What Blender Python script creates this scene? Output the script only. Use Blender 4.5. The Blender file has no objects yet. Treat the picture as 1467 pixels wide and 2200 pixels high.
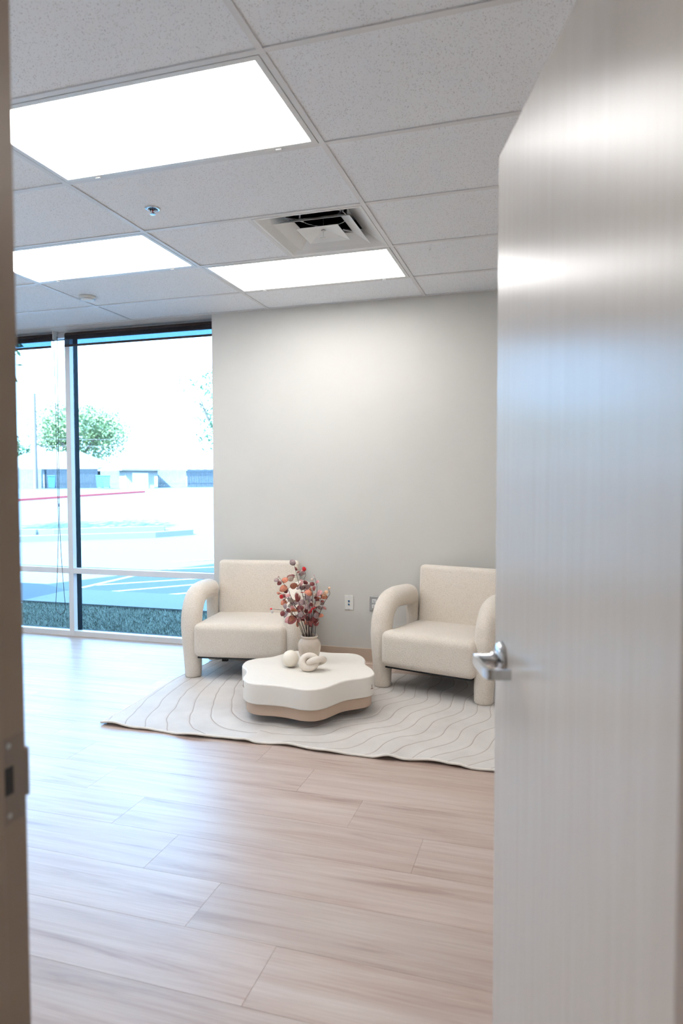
import bpy, bmesh, math, random
from mathutils import Vector, Matrix, noise

random.seed(7)
S = bpy.context.scene
COL = S.collection
PI = math.pi

# ------------------------------------------------------------------ camera
CAM_Z = 1.36
YAW, PITCH, ROLL = math.radians(17.0446), math.radians(-2.335), math.radians(-0.117)
fwd = Vector((-math.sin(YAW) * math.cos(PITCH), math.cos(YAW) * math.cos(PITCH), math.sin(PITCH)))
rgt = Vector((math.cos(YAW), math.sin(YAW), 0))
upv = rgt.cross(fwd)
cr = math.cos(ROLL) * rgt + math.sin(ROLL) * upv
cu = -math.sin(ROLL) * rgt + math.cos(ROLL) * upv
cam_d = bpy.data.cameras.new('camera')
cam = bpy.data.objects.new('camera', cam_d)
COL.objects.link(cam)
cam.matrix_world = Matrix(((cr.x, cu.x, -fwd.x, 0), (cr.y, cu.y, -fwd.y, 0), (cr.z, cu.z, -fwd.z, CAM_Z), (0, 0, 0, 1)))
cam_d.sensor_fit = 'VERTICAL'
cam_d.sensor_height = 36.0
cam_d.lens = 23.879
cam_d.clip_end = 500
cam_d.clip_start = 0.05
cam_d.dof.use_dof = True
cam_d.dof.focus_distance = 4.3
cam_d.dof.aperture_fstop = 2.8
S.camera = cam

# ------------------------------------------------------------------ world, sun, exposure
SKY = 5.8
SUN = 36.0
PANEL = 4.9
W = bpy.data.worlds.new('world')
S.world = W
W.use_nodes = True
bg = W.node_tree.nodes['Background']
bg.inputs[0].default_value = (0.73, 0.87, 1.0, 1)
bg.inputs[1].default_value = SKY
sd = bpy.data.lights.new('sun', 'SUN')
sd.energy = SUN
sd.angle = 0.01
sd.color = (1.0, 0.95, 0.87)
so = bpy.data.objects.new('sun', sd)
COL.objects.link(so)
el = math.radians(46.6)
sdir = Vector((0.3575 * math.cos(el), 0.9339 * math.cos(el), -math.sin(el)))
so.rotation_euler = sdir.to_track_quat('-Z', 'Y').to_euler()
so.location = (0, -20, 30)
S.view_settings.view_transform = 'Standard'
S.view_settings.look = 'None'
S.view_settings.exposure = 1.0
S.view_settings.gamma = 1.0
S.view_settings.use_curve_mapping = False
S.cycles.use_denoising = True
S.cycles.use_adaptive_sampling = True
S.cycles.adaptive_threshold = 0.1
S.cycles.adaptive_min_samples = 16
S.cycles.max_bounces = 6
S.cycles.diffuse_bounces = 3
S.cycles.glossy_bounces = 2
S.cycles.transparent_max_bounces = 12
S.cycles.sample_clamp_indirect = 8.0
S.cycles.light_sampling_threshold = 0.05
S.cycles.caustics_reflective = False
S.cycles.caustics_refractive = False


# ------------------------------------------------------------------ materials
def srgb(r, g, b):
    f = lambda c: (c / 255 / 12.92) if c / 255 <= 0.04045 else ((c / 255 + 0.055) / 1.055) ** 2.4
    return (f(r), f(g), f(b), 1)


class NT:
    def __init__(self, name):
        self.m = bpy.data.materials.new(name)
        self.m.use_nodes = True
        self.t = self.m.node_tree
        self.b = self.t.nodes['Principled BSDF']
        self.out = self.t.nodes['Material Output']

    def n(self, kind, **kw):
        nd = self.t.nodes.new(kind)
        for k, v in kw.items():
            setattr(nd, k, v)
        return nd

    def l(self, a, b):
        self.t.links.new(a, b)

    def tex(self, coord='Object', scale=(1, 1, 1), rnd=False):
        tc = self.n('ShaderNodeTexCoord')
        mp = self.n('ShaderNodeMapping')
        mp.inputs['Scale'].default_value = scale
        self.l(tc.outputs[coord], mp.inputs['Vector'])
        if rnd:
            oi = self.n('ShaderNodeObjectInfo')
            ml = self.n('ShaderNodeMath', operation='MULTIPLY')
            ml.inputs[1].default_value = 37.0
            self.l(oi.outputs['Random'], ml.inputs[0])
            cx = self.n('ShaderNodeCombineXYZ')
            for i in range(3):
                self.l(ml.outputs[0], cx.inputs[i])
            self.l(cx.outputs[0], mp.inputs['Location'])
        return mp.outputs[0]

    def noise(self, vec, scale, detail=4, rough=0.5, dist=0.0):
        x = self.n('ShaderNodeTexNoise')
        x.inputs['Scale'].default_value = scale
        x.inputs['Detail'].default_value = detail
        x.inputs['Roughness'].default_value = rough
        x.inputs['Distortion'].default_value = dist
        self.l(vec, x.inputs['Vector'])
        return x.outputs['Fac']

    def ramp(self, fac, stops):
        r = self.n('ShaderNodeValToRGB')
        e = r.color_ramp.elements
        e[0].position, e[0].color = stops[0]
        e[1].position, e[1].color = stops[-1]
        for p, c in stops[1:-1]:
            q = e.new(p)
            q.color = c
        self.l(fac, r.inputs[0])
        return r.outputs[0]

    def math(self, op, a, b=None, c=None):
        x = self.n('ShaderNodeMath', operation=op)
        for i, v in enumerate((a, b, c)):
            if v is None:
                continue
            if isinstance(v, (int, float)):
                x.inputs[i].default_value = v
            else:
                self.l(v, x.inputs[i])
        return x.outputs[0]

    def mix(self, fac, a, b, mode='MIX'):
        x = self.n('ShaderNodeMix', data_type='RGBA', blend_type=mode)
        for s, v in ((0, fac), (6, a), (7, b)):
            if isinstance(v, (int, float)):
                x.inputs[s].default_value = v
            elif isinstance(v, tuple):
                x.inputs[s].default_value = v
            else:
                self.l(v, x.inputs[s])
        return x.outputs[2]

    def bump(self, h, strength, dist):
        x = self.n('ShaderNodeBump')
        x.inputs['Strength'].default_value = strength
        x.inputs['Distance'].default_value = dist
        self.l(h, x.inputs['Height'])
        self.l(x.outputs[0], self.b.inputs['Normal'])
        return x

    def base(self, c, rough=None, **kw):
        if isinstance(c, tuple):
            self.b.inputs['Base Color'].default_value = c
        else:
            self.l(c, self.b.inputs['Base Color'])
        if rough is not None:
            self.b.inputs['Roughness'].default_value = rough
        for k, v in kw.items():
            self.b.inputs[k].default_value = v
        return self.m


def plain(name, c, rough=0.5, var=0.06, nscale=8.0, bump=0.0, bscale=200.0, **kw):
    t = NT(name)
    v = t.tex()
    f = t.noise(v, nscale, 3)
    d = tuple(x * (1 - var) for x in c[:3]) + (1,)
    e = tuple(min(1, x * (1 + var)) for x in c[:3]) + (1,)
    t.base(t.ramp(f, [(0.3, d), (0.7, e)]), rough, **kw)
    if bump:
        t.bump(t.noise(v, bscale, 2), bump, 0.002)
    return t.m


def emis(name, c, s):
    t = NT(name)
    t.base((0.9, 0.9, 0.9, 1), 0.5)
    t.b.inputs['Emission Color'].default_value = c
    t.b.inputs['Emission Strength'].default_value = s
    return t.m


M = {}
M['wall'] = plain('greige_wall_paint', srgb(210, 207, 201), 0.55, 0.015, 3, 0.12, 260)
M['wall_dim'] = plain('corridor_wall_paint', srgb(196, 188, 178), 0.6, 0.02, 3)
M['soffit'] = plain('white_soffit_paint', srgb(214, 210, 206), 0.6, 0.02)
M['taupe'] = plain('taupe_frame_paint', srgb(152, 132, 116), 0.4, 0.03)
M['cove'] = plain('tan_vinyl_base', srgb(196, 174, 154), 0.4, 0.03)
M['cove_top'] = plain('pale_vinyl_edge', srgb(222, 208, 192), 0.4, 0.03)
M['grid'] = plain('white_grid_metal', srgb(226, 225, 225), 0.4, 0.01)
M['white_metal'] = plain('white_enamel', srgb(228, 228, 226), 0.35, 0.01)
M['alu'] = plain('white_window_aluminium', srgb(222, 222, 224), 0.35, 0.015)
M['bronze'] = plain('dark_bronze_aluminium', srgb(16, 18, 22), 0.6, 0.05, **{'Specular IOR Level': 0.08})
M['deck'] = plain('grey_deck', srgb(120, 118, 115), 0.8)
M['roofing'] = plain('exterior_stucco', srgb(190, 180, 165), 0.8)
M['panel'] = emis('lit_diffuser', (1.0, 0.99, 0.975, 1), PANEL)
M['chrome'] = plain('satin_chrome', (0.62, 0.63, 0.65, 1), 0.22, 0.02, Metallic=1.0)
M['steel'] = plain('brushed_steel', (0.5, 0.5, 0.5, 1), 0.35, 0.05, Metallic=1.0)
M['dull'] = plain('dull_metal', (0.26, 0.21, 0.18, 1), 0.45, 0.05, Metallic=0.3)
M['galv'] = plain('galvanised_sheet', (0.62, 0.64, 0.66, 1), 0.35, 0.15, 14, Metallic=0.8)
M['black'] = plain('black_plastic', srgb(22, 22, 24), 0.4)
M['duct'] = plain('dark_duct', srgb(26, 24, 22), 0.7)
M['whiteplas'] = plain('white_plastic', srgb(226, 224, 218), 0.35, 0.01)
M['bluejack'] = plain('blue_jack', srgb(30, 84, 130), 0.4)
M['redglass'] = plain('red_bulb', srgb(170, 20, 24), 0.15)
M['blindroll'] = plain('dark_brown_blind_fabric', srgb(58, 48, 48), 0.8, 0.08, 60, 0.2, 900)
M['cord'] = plain('dark_bead_chain', srgb(34, 42, 54), 0.5)

# ceiling tile: white mineral fibre with pin holes and fissures
t = NT('mineral_fibre_tile')
v = t.tex(rnd=True)
vo = t.n('ShaderNodeTexVoronoi')
vo.inputs['Scale'].default_value = 150
t.l(v, vo.inputs['Vector'])
big = t.math('LESS_THAN', vo.outputs['Distance'], t.math('MULTIPLY', t.noise(v, 90, 1), 0.40))
vo2 = t.n('ShaderNodeTexVoronoi')
vo2.inputs['Scale'].default_value = 330
t.l(v, vo2.inputs['Vector'])
fine = t.math('LESS_THAN', vo2.outputs['Distance'], 0.16)
hol = t.math('MAXIMUM', t.math('MULTIPLY', big, 0.85), t.math('MULTIPLY', fine, 0.35))
colr = t.mix(hol, srgb(241, 243, 246), srgb(160, 156, 154))
t.base(colr, 0.9)
t.bump(t.math('SUBTRACT', t.noise(v, 320, 2), t.math('MULTIPLY', hol, 1.5)), 0.35, 0.0015)
M['tile'] = t.m

# floor plank
t = NT('oak_vinyl_plank')
v = t.tex(scale=(0.55, 9, 1), rnd=True)
g1 = t.noise(v, 2.6, 6, 0.62, 0.6)
v2 = t.tex(scale=(1.2, 55, 1), rnd=True)
g2 = t.noise(v2, 3.0, 4, 0.6, 0.2)
v3 = t.tex(scale=(0.35, 3.2, 1), rnd=True)
g3 = t.noise(v3, 2.2, 3, 0.5, 1.4)
c1 = t.ramp(g1, [(0.28, srgb(160, 132, 118)), (0.42, srgb(190, 166, 152)), (0.58, srgb(204, 184, 171)), (0.78, srgb(213, 197, 187))])
c2 = t.mix(t.math('MULTIPLY', t.ramp(g2, [(0.35, (0, 0, 0, 1)), (0.62, (1, 1, 1, 1))]), 0.34), c1, srgb(170, 148, 136), 'MIX')
c3 = t.mix(t.math('MULTIPLY', t.ramp(g3, [(0.42, (0, 0, 0, 1)), (0.7, (1, 1, 1, 1))]), 0.35), c2, srgb(210, 195, 186))
oi = t.n('ShaderNodeObjectInfo')
hs = t.n('ShaderNodeHueSaturation')
t.l(c3, hs.inputs['Color'])
t.l(t.math('ADD', 0.84, t.math('MULTIPLY', oi.outputs['Random'], 0.12)), hs.inputs['Value'])
t.base(hs.outputs[0], 0.34)
t.bump(g2, 0.10, 0.001)
M['plank'] = t.m
M['subfloor'] = plain('plank_joint', srgb(168, 146, 132), 0.7)

# door veneer: pale stained, vertical grain, satin lacquer
t = NT('pale_veneer')
v = t.tex(scale=(16, 16, 0.55))
g1 = t.noise(v, 3.2, 6, 0.6, 0.5)
v2 = t.tex(scale=(70, 70, 1.1))
g2 = t.noise(v2, 3.0, 3, 0.6)
c1 = t.ramp(g1, [(0.3, srgb(214, 202, 189)), (0.5, srgb(217, 206, 194)), (0.72, srgb(221, 211, 200))])
t.base(t.mix(t.math('MULTIPLY', g2, 0.08), c1, srgb(196, 182, 170)), 0.27)
t.b.inputs['Anisotropic'].default_value = 0.7
tg = t.n('ShaderNodeTangent', direction_type='UV_MAP')
t.l(tg.outputs[0], t.b.inputs['Tangent'])
t.bump(g2, 0.03, 0.0005)
t.b.inputs['IOR'].default_value = 1.42
M['veneer'] = t.m

# boucle
t = NT('cream_boucle')
v = t.tex()
vo = t.n('ShaderNodeTexVoronoi')
vo.inputs['Scale'].default_value = 240
t.l(v, vo.inputs['Vector'])
nz = t.noise(v, 220, 3, 0.6)
h = t.math('ADD', t.math('MULTIPLY', vo.outputs['Distance'], -1.0), nz)
t.base(t.mix(t.ramp(vo.outputs['Distance'], [(0.1, (0, 0, 0, 1)), (0.75, (1, 1, 1, 1))]), srgb(241, 232, 219), srgb(222, 209, 194)), 0.95)
t.b.inputs['Sheen Weight'].default_value = 0.35
t.b.inputs['Sheen Roughness'].default_value = 0.5
t.bump(h, 0.6, 0.003)
M['boucle'] = t.m

M['table_top'] = plain('ivory_lacquer', srgb(236, 230, 221), 0.32, 0.01)
M['table_base'] = plain('tan_lacquer', srgb(198, 172, 150), 0.4, 0.02)
M['chip'] = plain('brown_chip', srgb(120, 86, 62), 0.7)
M['vase'] = plain('cream_glaze', srgb(212, 197, 181), 0.10, 0.09, 16)
M['ball'] = plain('ivory_wax', srgb(240, 230, 214), 0.4, 0.02)
M['knot'] = plain('whitewashed_wood', srgb(226, 214, 200), 0.5, 0.06, 18)
M['soil'] = plain('vase_inside', srgb(30, 24, 22), 0.9)
M['stem'] = plain('dark_stem', srgb(62, 46, 42), 0.7)
leafcols = {'o': (204, 126, 98), 'm': (170, 145, 144), 'b': (150, 76, 74), 'p': (212, 150, 148), 'g': (200, 180, 164), 'r': (222, 30, 40), 'y': (226, 180, 146), 'w': (236, 226, 220)}
for k, c in leafcols.items():
    t = NT('leaf_colour_' + k)
    tc = t.n('ShaderNodeTexCoord')
    sx = t.n('ShaderNodeSeparateXYZ')
    t.l(tc.outputs['Object'], sx.inputs[0])
    ay = t.math('ABSOLUTE', sx.outputs[1])
    vein = t.math('LESS_THAN', ay, 0.05)
    side = t.math('LESS_THAN', t.math('FRACT', t.math('MULTIPLY', t.math('SUBTRACT', sx.outputs[0], t.math('MULTIPLY', ay, 0.8)), 3.0)), 0.13)
    oi = t.n('ShaderNodeObjectInfo')
    nz = t.noise(tc.outputs['Object'], 2.2, 3)
    c0 = srgb(*c)
    c1 = srgb(*[int(q * 0.78) for q in c])
    c2 = srgb(*[min(255, int(q * 1.10 + 12)) for q in c])
    cc = t.ramp(t.math('ADD', t.math('MULTIPLY', nz, 0.7), t.math('MULTIPLY', oi.outputs['Random'], 0.35)), [(0.25, c1), (0.5, c0), (0.8, c2)])
    cc = t.mix(t.math('MULTIPLY', t.math('MAXIMUM', vein, t.math('MULTIPLY', side, 0.5)), 0.55), cc, c1)
    M['leaf_' + k] = t.base(cc, 0.6)

# rug: nested carved lines
t = NT('ivory_carved_rug')
tc = t.n('ShaderNodeTexCoord')
sx = t.n('ShaderNodeSeparateXYZ')
t.l(tc.outputs['Object'], sx.inputs[0])
X, Y = sx.outputs[0], sx.outputs[1]
dx = t.math('ADD', X, 1.42)
dy = t.math('SUBTRACT', Y, 4.55)
wav = t.math('MULTIPLY', t.math('SINE', t.math('ADD', t.math('MULTIPLY', Y, 13.0), t.math('MULTIPLY', X, 7.0))), 0.022)
kk = t.math('ADD', 0.58, t.math('MULTIPLY', dx, 0.10))
dyk = t.math('MULTIPLY', dy, kk)
rr = t.math('SQRT', t.math('ADD', t.math('MULTIPLY', dx, dx), t.math('MULTIPLY', dyk, dyk)))
fld = t.math('ADD', rr, t.math('MULTIPLY', wav, t.math('GREATER_THAN', X, -1.5)))
nzv = t.noise(tc.outputs['Object'], 2.2, 2)
fld = t.math('ADD', fld, t.math('MULTIPLY', nzv, 0.07))
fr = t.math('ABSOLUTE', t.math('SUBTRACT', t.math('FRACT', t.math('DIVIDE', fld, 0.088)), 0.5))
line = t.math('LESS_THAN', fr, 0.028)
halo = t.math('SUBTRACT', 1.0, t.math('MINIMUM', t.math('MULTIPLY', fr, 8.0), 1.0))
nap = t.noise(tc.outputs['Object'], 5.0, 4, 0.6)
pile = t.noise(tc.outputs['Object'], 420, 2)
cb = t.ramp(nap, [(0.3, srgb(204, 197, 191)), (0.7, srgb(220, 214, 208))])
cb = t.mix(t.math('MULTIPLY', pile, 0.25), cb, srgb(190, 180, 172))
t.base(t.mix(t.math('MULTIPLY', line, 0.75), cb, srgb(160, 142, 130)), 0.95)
t.b.inputs['Sheen Weight'].default_value = 0.3
t.bump(t.math('SUBTRACT', t.math('MULTIPLY', pile, 0.3), t.math('MULTIPLY', halo, 0.6)), 0.5, 0.006)
M['rug'] = t.m
M['rug_edge'] = plain('ivory_binding', srgb(232, 226, 218), 0.9)

# tinted glass: thin pane, straight through with a faint mirror
t = NT('blue_tinted_glass')
tr = t.n('ShaderNodeBsdfTransparent')
tr.inputs[0].default_value = (0.58, 0.79, 0.96, 1)
gl = t.n('ShaderNodeBsdfGlossy')
gl.inputs['Roughness'].default_value = 0.02
fr_ = t.n('ShaderNodeFresnel')
fr_.inputs[0].default_value = 1.18
mx = t.n('ShaderNodeMixShader')
t.l(fr_.outputs[0], mx.inputs[0])
t.l(tr.outputs[0], mx.inputs[1])
t.l(gl.outputs[0], mx.inputs[2])
t.l(mx.outputs[0], t.out.inputs['Surface'])
M['glass'] = t.m
# open weave blind cloth
t = NT('sheer_blind_cloth')
t.base(srgb(60, 50, 52), 0.8)
tr = t.n('ShaderNodeBsdfTransparent')
tr.inputs[0].default_value = (0.55, 0.72, 0.85, 1)
mx = t.n('ShaderNodeMixShader')
mx.inputs[0].default_value = 0.5
t.l(tr.outputs[0], mx.inputs[1])
t.l(t.b.outputs[0], mx.inputs[2])
t.l(mx.outputs[0], t.out.inputs['Surface'])
M['sheer'] = t.m

M['asphalt'] = plain('asphalt', srgb(84, 86, 90), 0.9, 0.06, 40)
M['asphalt_dark'] = plain('dark_asphalt', srgb(68, 71, 76), 0.9, 0.1, 40)
M['concrete'] = plain('concrete', srgb(100, 100, 99), 0.9, 0.05, 20)
M['paint_white'] = plain('road_paint', srgb(205, 206, 204), 0.7)
M['kerb_red'] = plain('red_kerb_paint', srgb(176, 60, 62), 0.7)
M['soil_out'] = plain('lawn_soil', srgb(74, 80, 62), 0.95, 0.3, 60)
M['grass'] = plain('winter_grass', srgb(118, 122, 110), 0.8, 0.4, 30)
M['fence_dark'] = plain('weathered_fence', srgb(40, 46, 54), 0.9, 0.25, 5)
M['fence_pale'] = plain('pale_fence', srgb(104, 106, 108), 0.9, 0.15, 5)
M['house_wall'] = plain('pale_house_wall', srgb(140, 134, 130), 0.9, 0.05)
M['house_roof'] = plain('pale_shingles', srgb(122, 112, 110), 0.9, 0.1, 4)
M['house_door'] = plain('white_garage_door', srgb(236, 236, 232), 0.6)
M['bark'] = plain('bark', srgb(96, 80, 70), 0.9, 0.3, 20)
M['crown'] = plain('tree_leaves', srgb(118, 128, 84), 0.8, 0.45, 0.8)
M['crown2'] = plain('tree_leaves_blue', srgb(90, 118, 84), 0.8, 0.35, 0.8)
M['bin_blue'] = plain('blue_bin', srgb(60, 96, 140), 0.5)
M['bin_green'] = plain('green_bin', srgb(84, 120, 104), 0.5)
M['pole'] = plain('pole_wood', srgb(110, 96, 90), 0.9)


# ------------------------------------------------------------------ mesh helpers
class MB:
    def __init__(s):
        s.v, s.f = [], []

    def add(s, vs, fs):
        o = len(s.v)
        s.v += [tuple(p) for p in vs]
        s.f += [tuple(i + o for i in f) for f in fs]
        return s

    def box(s, x0, x1, y0, y1, z0, z1):
        vs = [(x, y, z) for z in (z0, z1) for y in (y0, y1) for x in (x0, x1)]
        return s.add(vs, [(0, 2, 3, 1), (4, 5, 7, 6), (0, 1, 5, 4), (2, 6, 7, 3), (0, 4, 6, 2), (1, 3, 7, 5)])

    def bbox(s, x0, x1, y0, y1, z0, z1, b=0.004):
        """box with chamfered vertical and top/bottom edges"""
        vs, fs = rbox_data((x1 - x0) / 2, (y1 - y0) / 2, (z1 - z0) / 2, b, 1, 1)
        c = Vector(((x0 + x1) / 2, (y0 + y1) / 2, (z0 + z1) / 2))
        return s.add([Vector(p) + c for p in vs], fs)

    def tube(s, path, rad, n=12, cap=True):
        path = [Vector(p) for p in path]
        if isinstance(rad, (int, float)):
            rad = [rad] * len(path)
        rings = []
        prev = None
        for i, p in enumerate(path):
            a = path[max(i - 1, 0)]
            b = path[min(i + 1, len(path) - 1)]
            d = (b - a).normalized()
            if prev is None:
                u = d.orthogonal().normalized()
            else:
                u = (prev - d * prev.dot(d)).normalized()
            prev = u
            w = d.cross(u)
            rings.append([p + (u * math.cos(2 * PI * k / n) + w * math.sin(2 * PI * k / n)) * rad[i] for k in range(n)])
        vs = [q for r in rings for q in r]
        fs = []
        for i in range(len(path) - 1):
            for k in range(n):
                fs.append((i * n + k, i * n + (k + 1) % n, (i + 1) * n + (k + 1) % n, (i + 1) * n + k))
        if cap:
            fs.append(tuple(range(n - 1, -1, -1)))
            m = (len(path) - 1) * n
            fs.append(tuple(m + k for k in range(n)))
        return s.add(vs, fs)

    def lathe(s, prof, n=32, c=(0, 0, 0)):
        vs = []
        for r, z in prof:
            for k in range(n):
                a = 2 * PI * k / n
                vs.append((c[0] + r * math.cos(a), c[1] + r * math.sin(a), c[2] + z))
        fs = []
        for i in range(len(prof) - 1):
            for k in range(n):
                fs.append((i * n + k, i * n + (k + 1) % n, (i + 1) * n + (k + 1) % n, (i + 1) * n + k))
        if prof[0][0] > 0:
            fs.append(tuple(range(n - 1, -1, -1)))
        if prof[-1][0] > 0:
            m = (len(prof) - 1) * n
            fs.append(tuple(m + k for k in range(n)))
        return s.add(vs, fs)

    def prism(s, poly, z0, z1):
        n = len(poly)
        vs = [(x, y, z0) for x, y in poly] + [(x, y, z1) for x, y in poly]
        fs = [tuple(range(n - 1, -1, -1)), tuple(range(n, 2 * n))]
        fs += [(i, (i + 1) % n, n + (i + 1) % n, n + i) for i in range(n)]
        return s.add(vs, fs)

    def torus(s, R, r, mat, n=48, m=20):
        vs, fs = [], []
        for i in range(n):
            a = 2 * PI * i / n
            for j in range(m):
                b = 2 * PI * j / m
                vs.append(mat @ Vector(((R + r * math.cos(b)) * math.cos(a), (R + r * math.cos(b)) * math.sin(a), r * math.sin(b))))
        for i in range(n):
            for j in range(m):
                fs.append((i * m + j, ((i + 1) % n) * m + j, ((i + 1) % n) * m + (j + 1) % m, i * m + (j + 1) % m))
        return s.add(vs, fs)

    def mesh(s, name, mat, smooth=False):
        me = bpy.data.meshes.new(name)
        me.from_pydata(s.v, [], s.f)
        me.validate()
        if mat is not None:
            me.materials.append(M[mat] if isinstance(mat, str) else mat)
        bm = bmesh.new()
        bm.from_mesh(me)
        bmesh.ops.recalc_face_normals(bm, faces=bm.faces)
        bm.to_mesh(me)
        bm.free()
        if smooth:
            for p in me.polygons:
                p.use_smooth = True
        return me

    def build(s, name, mat, parent=None, smooth=False, **kw):
        return link(name, s.mesh(name, mat, smooth), parent, **kw)


def rbox_data(hx, hy, hz, r, n=5, m=6, fn=None):
    def axis(h):
        a = [-h + r * (1 - math.cos(PI / 2 * i / n)) for i in range(n + 1)] if n > 1 else [-h, -h + r]
        mid = [(-h + r) + (2 * (h - r)) * i / m for i in range(1, m)]
        b = [-x for x in reversed(a)]
        return a + mid + b
    ax, ay, az = axis(hx), axis(hy), axis(hz)
    idx = {}
    vs, fs = [], []

    def vid(i, j, k):
        key = (i, j, k)
        if key not in idx:
            p = Vector((ax[i], ay[j], az[k]))
            q = Vector((max(-hx + r, min(hx - r, p.x)), max(-hy + r, min(hy - r, p.y)), max(-hz + r, min(hz - r, p.z))))
            d = p - q
            if d.length > 1e-9:
                if n == 1:
                    cnt = sum(1 for e in d if abs(e) > 1e-9)
                    p = q + d * (1.0 if cnt == 1 else (0.72 if cnt == 2 else 0.6))
                else:
                    p = q + d.normalized() * r
            if fn:
                p = Vector(fn(p))
            idx[key] = len(vs)
            vs.append(tuple(p))
        return idx[key]
    nx, ny, nz = len(ax) - 1, len(ay) - 1, len(az) - 1
    for i in range(nx):
        for j in range(ny):
            for k in (0, nz):
                q = (vid(i, j, k), vid(i + 1, j, k), vid(i + 1, j + 1, k), vid(i, j + 1, k))
                fs.append(q if k else q[::-1])
    for i in range(nx):
        for k in range(nz):
            for j in (0, ny):
                q = (vid(i, j, k), vid(i + 1, j, k), vid(i + 1, j, k + 1), vid(i, j, k + 1))
                fs.append(q if not j else q[::-1])
    for j in range(ny):
        for k in range(nz):
            for i in (0, nx):
                q = (vid(i, j, k), vid(i, j + 1, k), vid(i, j + 1, k + 1), vid(i, j, k + 1))
                fs.append(q if i else q[::-1])
    return vs, fs


def link(name, me, parent=None, loc=None, rot=None, label=None, cat=None, group=None, kind=None):
    o = bpy.data.objects.new(name, me)
    COL.objects.link(o)
    if parent is not None:
        o.parent = parent
    if loc is not None:
        o.location = loc
    if rot is not None:
        o.rotation_euler = rot
    return tag(o, label, cat, group, kind)


def tag(o, label=None, cat=None, group=None, kind=None):
    if label:
        o['label'] = label
    if cat:
        o['category'] = cat
    if group:
        o['group'] = group
    if kind:
        o['kind'] = kind
    return o


def empty(name, loc=(0, 0, 0), rz=0.0, **kw):
    return link(name, None, None, loc, (0, 0, rz), **kw)


def copy_tree(o, parent=None):
    c = o.copy()
    COL.objects.link(c)
    c.parent = parent
    for ch in list(o.children):
        copy_tree(ch, c)
    return c


def catmull(pts, n, closed=True):
    out = []
    N = len(pts)
    rng = range(N) if closed else range(N - 1)
    for i in rng:
        if closed:
            p0, p1, p2, p3 = (Vector(pts[(i + k - 1) % N]) for k in range(4))
        else:
            p0, p1, p2, p3 = (Vector(pts[max(0, min(N - 1, i + k - 1))]) for k in range(4))
        for j in range(n):
            u = j / n
            out.append(0.5 * ((2 * p1) + (p2 - p0) * u + (2 * p0 - 5 * p1 + 4 * p2 - p3) * u * u + (3 * p1 - p0 - 3 * p2 + p3) * u ** 3))
    if not closed:
        out.append(Vector(pts[-1]))
    return out


# ------------------------------------------------------------------ room numbers
G = 0.6096
CEIL = 2.7155
RX0 = -0.879                       # main runner line in the middle of the view
KY0 = 2.0147                       # a cross-tee line
XL, XR = RX0 - 8 * G, RX0 + 4 * G  # side walls
YB = 4.92                          # back wall face
YW = 5.10                          # window frame face
YF = 0.79                          # room face of the door wall
WEND = -2.585                      # where the back wall stops and the glazing starts
JX, HX = -0.727, 0.142             # strike jamb and hinge jamb faces

# floor ------------------------------------------------------------
floor = MB().box(XL - 0.1, XR + 0.1, YF - 0.15, YW, -0.12, -0.0035).build('floor', 'subfloor', kind='structure', label='pale oak plank floor of the office room')
PW, PL = 0.2413, 1.22


def plank_mesh(L, Wd):
    vs, fs = [], []
    c = 0.0007
    zs = [(0.0002, -0.0030), (0.0002, -c), (c, 0.0)]
    for ins, z in zs:
        vs += [(ins, ins, z), (L - ins, ins, z), (L - ins, Wd - ins, z), (ins, Wd - ins, z)]
    for a in (0, 4):
        for k in range(4):
            fs.append((a + k, a + (k + 1) % 4, a + 4 + (k + 1) % 4, a + 4 + k))
    fs.append((8, 9, 10, 11))
    return MB().add(vs, fs).mesh('plank', 'plank')


pcache = {}
row = 0
n0 = math.floor((YF - 1.806) / PW)
for n in range(n0, 15):
    y0 = 1.806 + PW * n
    y1 = y0 + PW
    a, b = max(y0, YF), min(y1, YW)
    if b - a < 0.02:
        continue
    xj = -1.061 - 0.305 * n
    x = xj + math.floor((XL - xj) / PL) * PL
    while x < XR:
        xa, xb = max(x, XL), min(x + PL, XR)
        if xb - xa > 0.02:
            key = (round(xb - xa, 3), round(b - a, 3))
            if key not in pcache:
                pcache[key] = plank_mesh(xb - xa, b - a)
            link('plank', pcache[key], floor, (xa, a, 0))
        x += PL
MB().box(-3.2, 3.2, -1.3, YF - 0.15, -0.12, 0).build('floor_corridor', 'subfloor', kind='structure')

# walls ------------------------------------------------------------
MB().box(WEND, XR, YB, YB + 0.32, -0.1, CEIL + 0.2).build('wall_back', 'wall', kind='structure', label='smooth greige painted back wall')
MB().box(XL - 0.15, XL, YF - 0.14, YW + 0.12, -0.1, CEIL + 0.2).build('wall_left', 'wall', kind='structure')
MB().box(XR, XR + 0.15, YF - 0.14, YB + 0.3, -0.1, CEIL + 0.2).build('wall_right', 'wall', kind='structure')
DH = 2.11
w = MB()
w.box(XL, JX - 0.05, YF - 0.13, YF - 0.005, 0, CEIL + 0.2)
w.box(HX + 0.05, XR, YF - 0.13, YF - 0.005, 0, CEIL + 0.2)
w.box(JX - 0.05, HX + 0.05, YF - 0.13, YF - 0.005, DH + 0.05, CEIL + 0.2)
w.build('wall_front', 'wall', kind='structure')
# corridor shell
MB().box(-3.2, 3.2, -1.42, -1.3, 0, CEIL + 0.2).build('wall_corridor_back', 'wall_dim', kind='structure')
MB().box(-3.32, -3.2, -1.42, YF - 0.13, 0, CEIL + 0.2).build('wall_corridor_left', 'wall_dim', kind='structure')
MB().box(3.2, 3.32, -1.42, YF - 0.13, 0, CEIL + 0.2).build('wall_corridor_right', 'wall_dim', kind='structure')
MB().box(-3.3, 3.3, -1.42, YF - 0.13, CEIL, CEIL + 0.1).build('ceiling_corridor', 'soffit', kind='structure')
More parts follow.
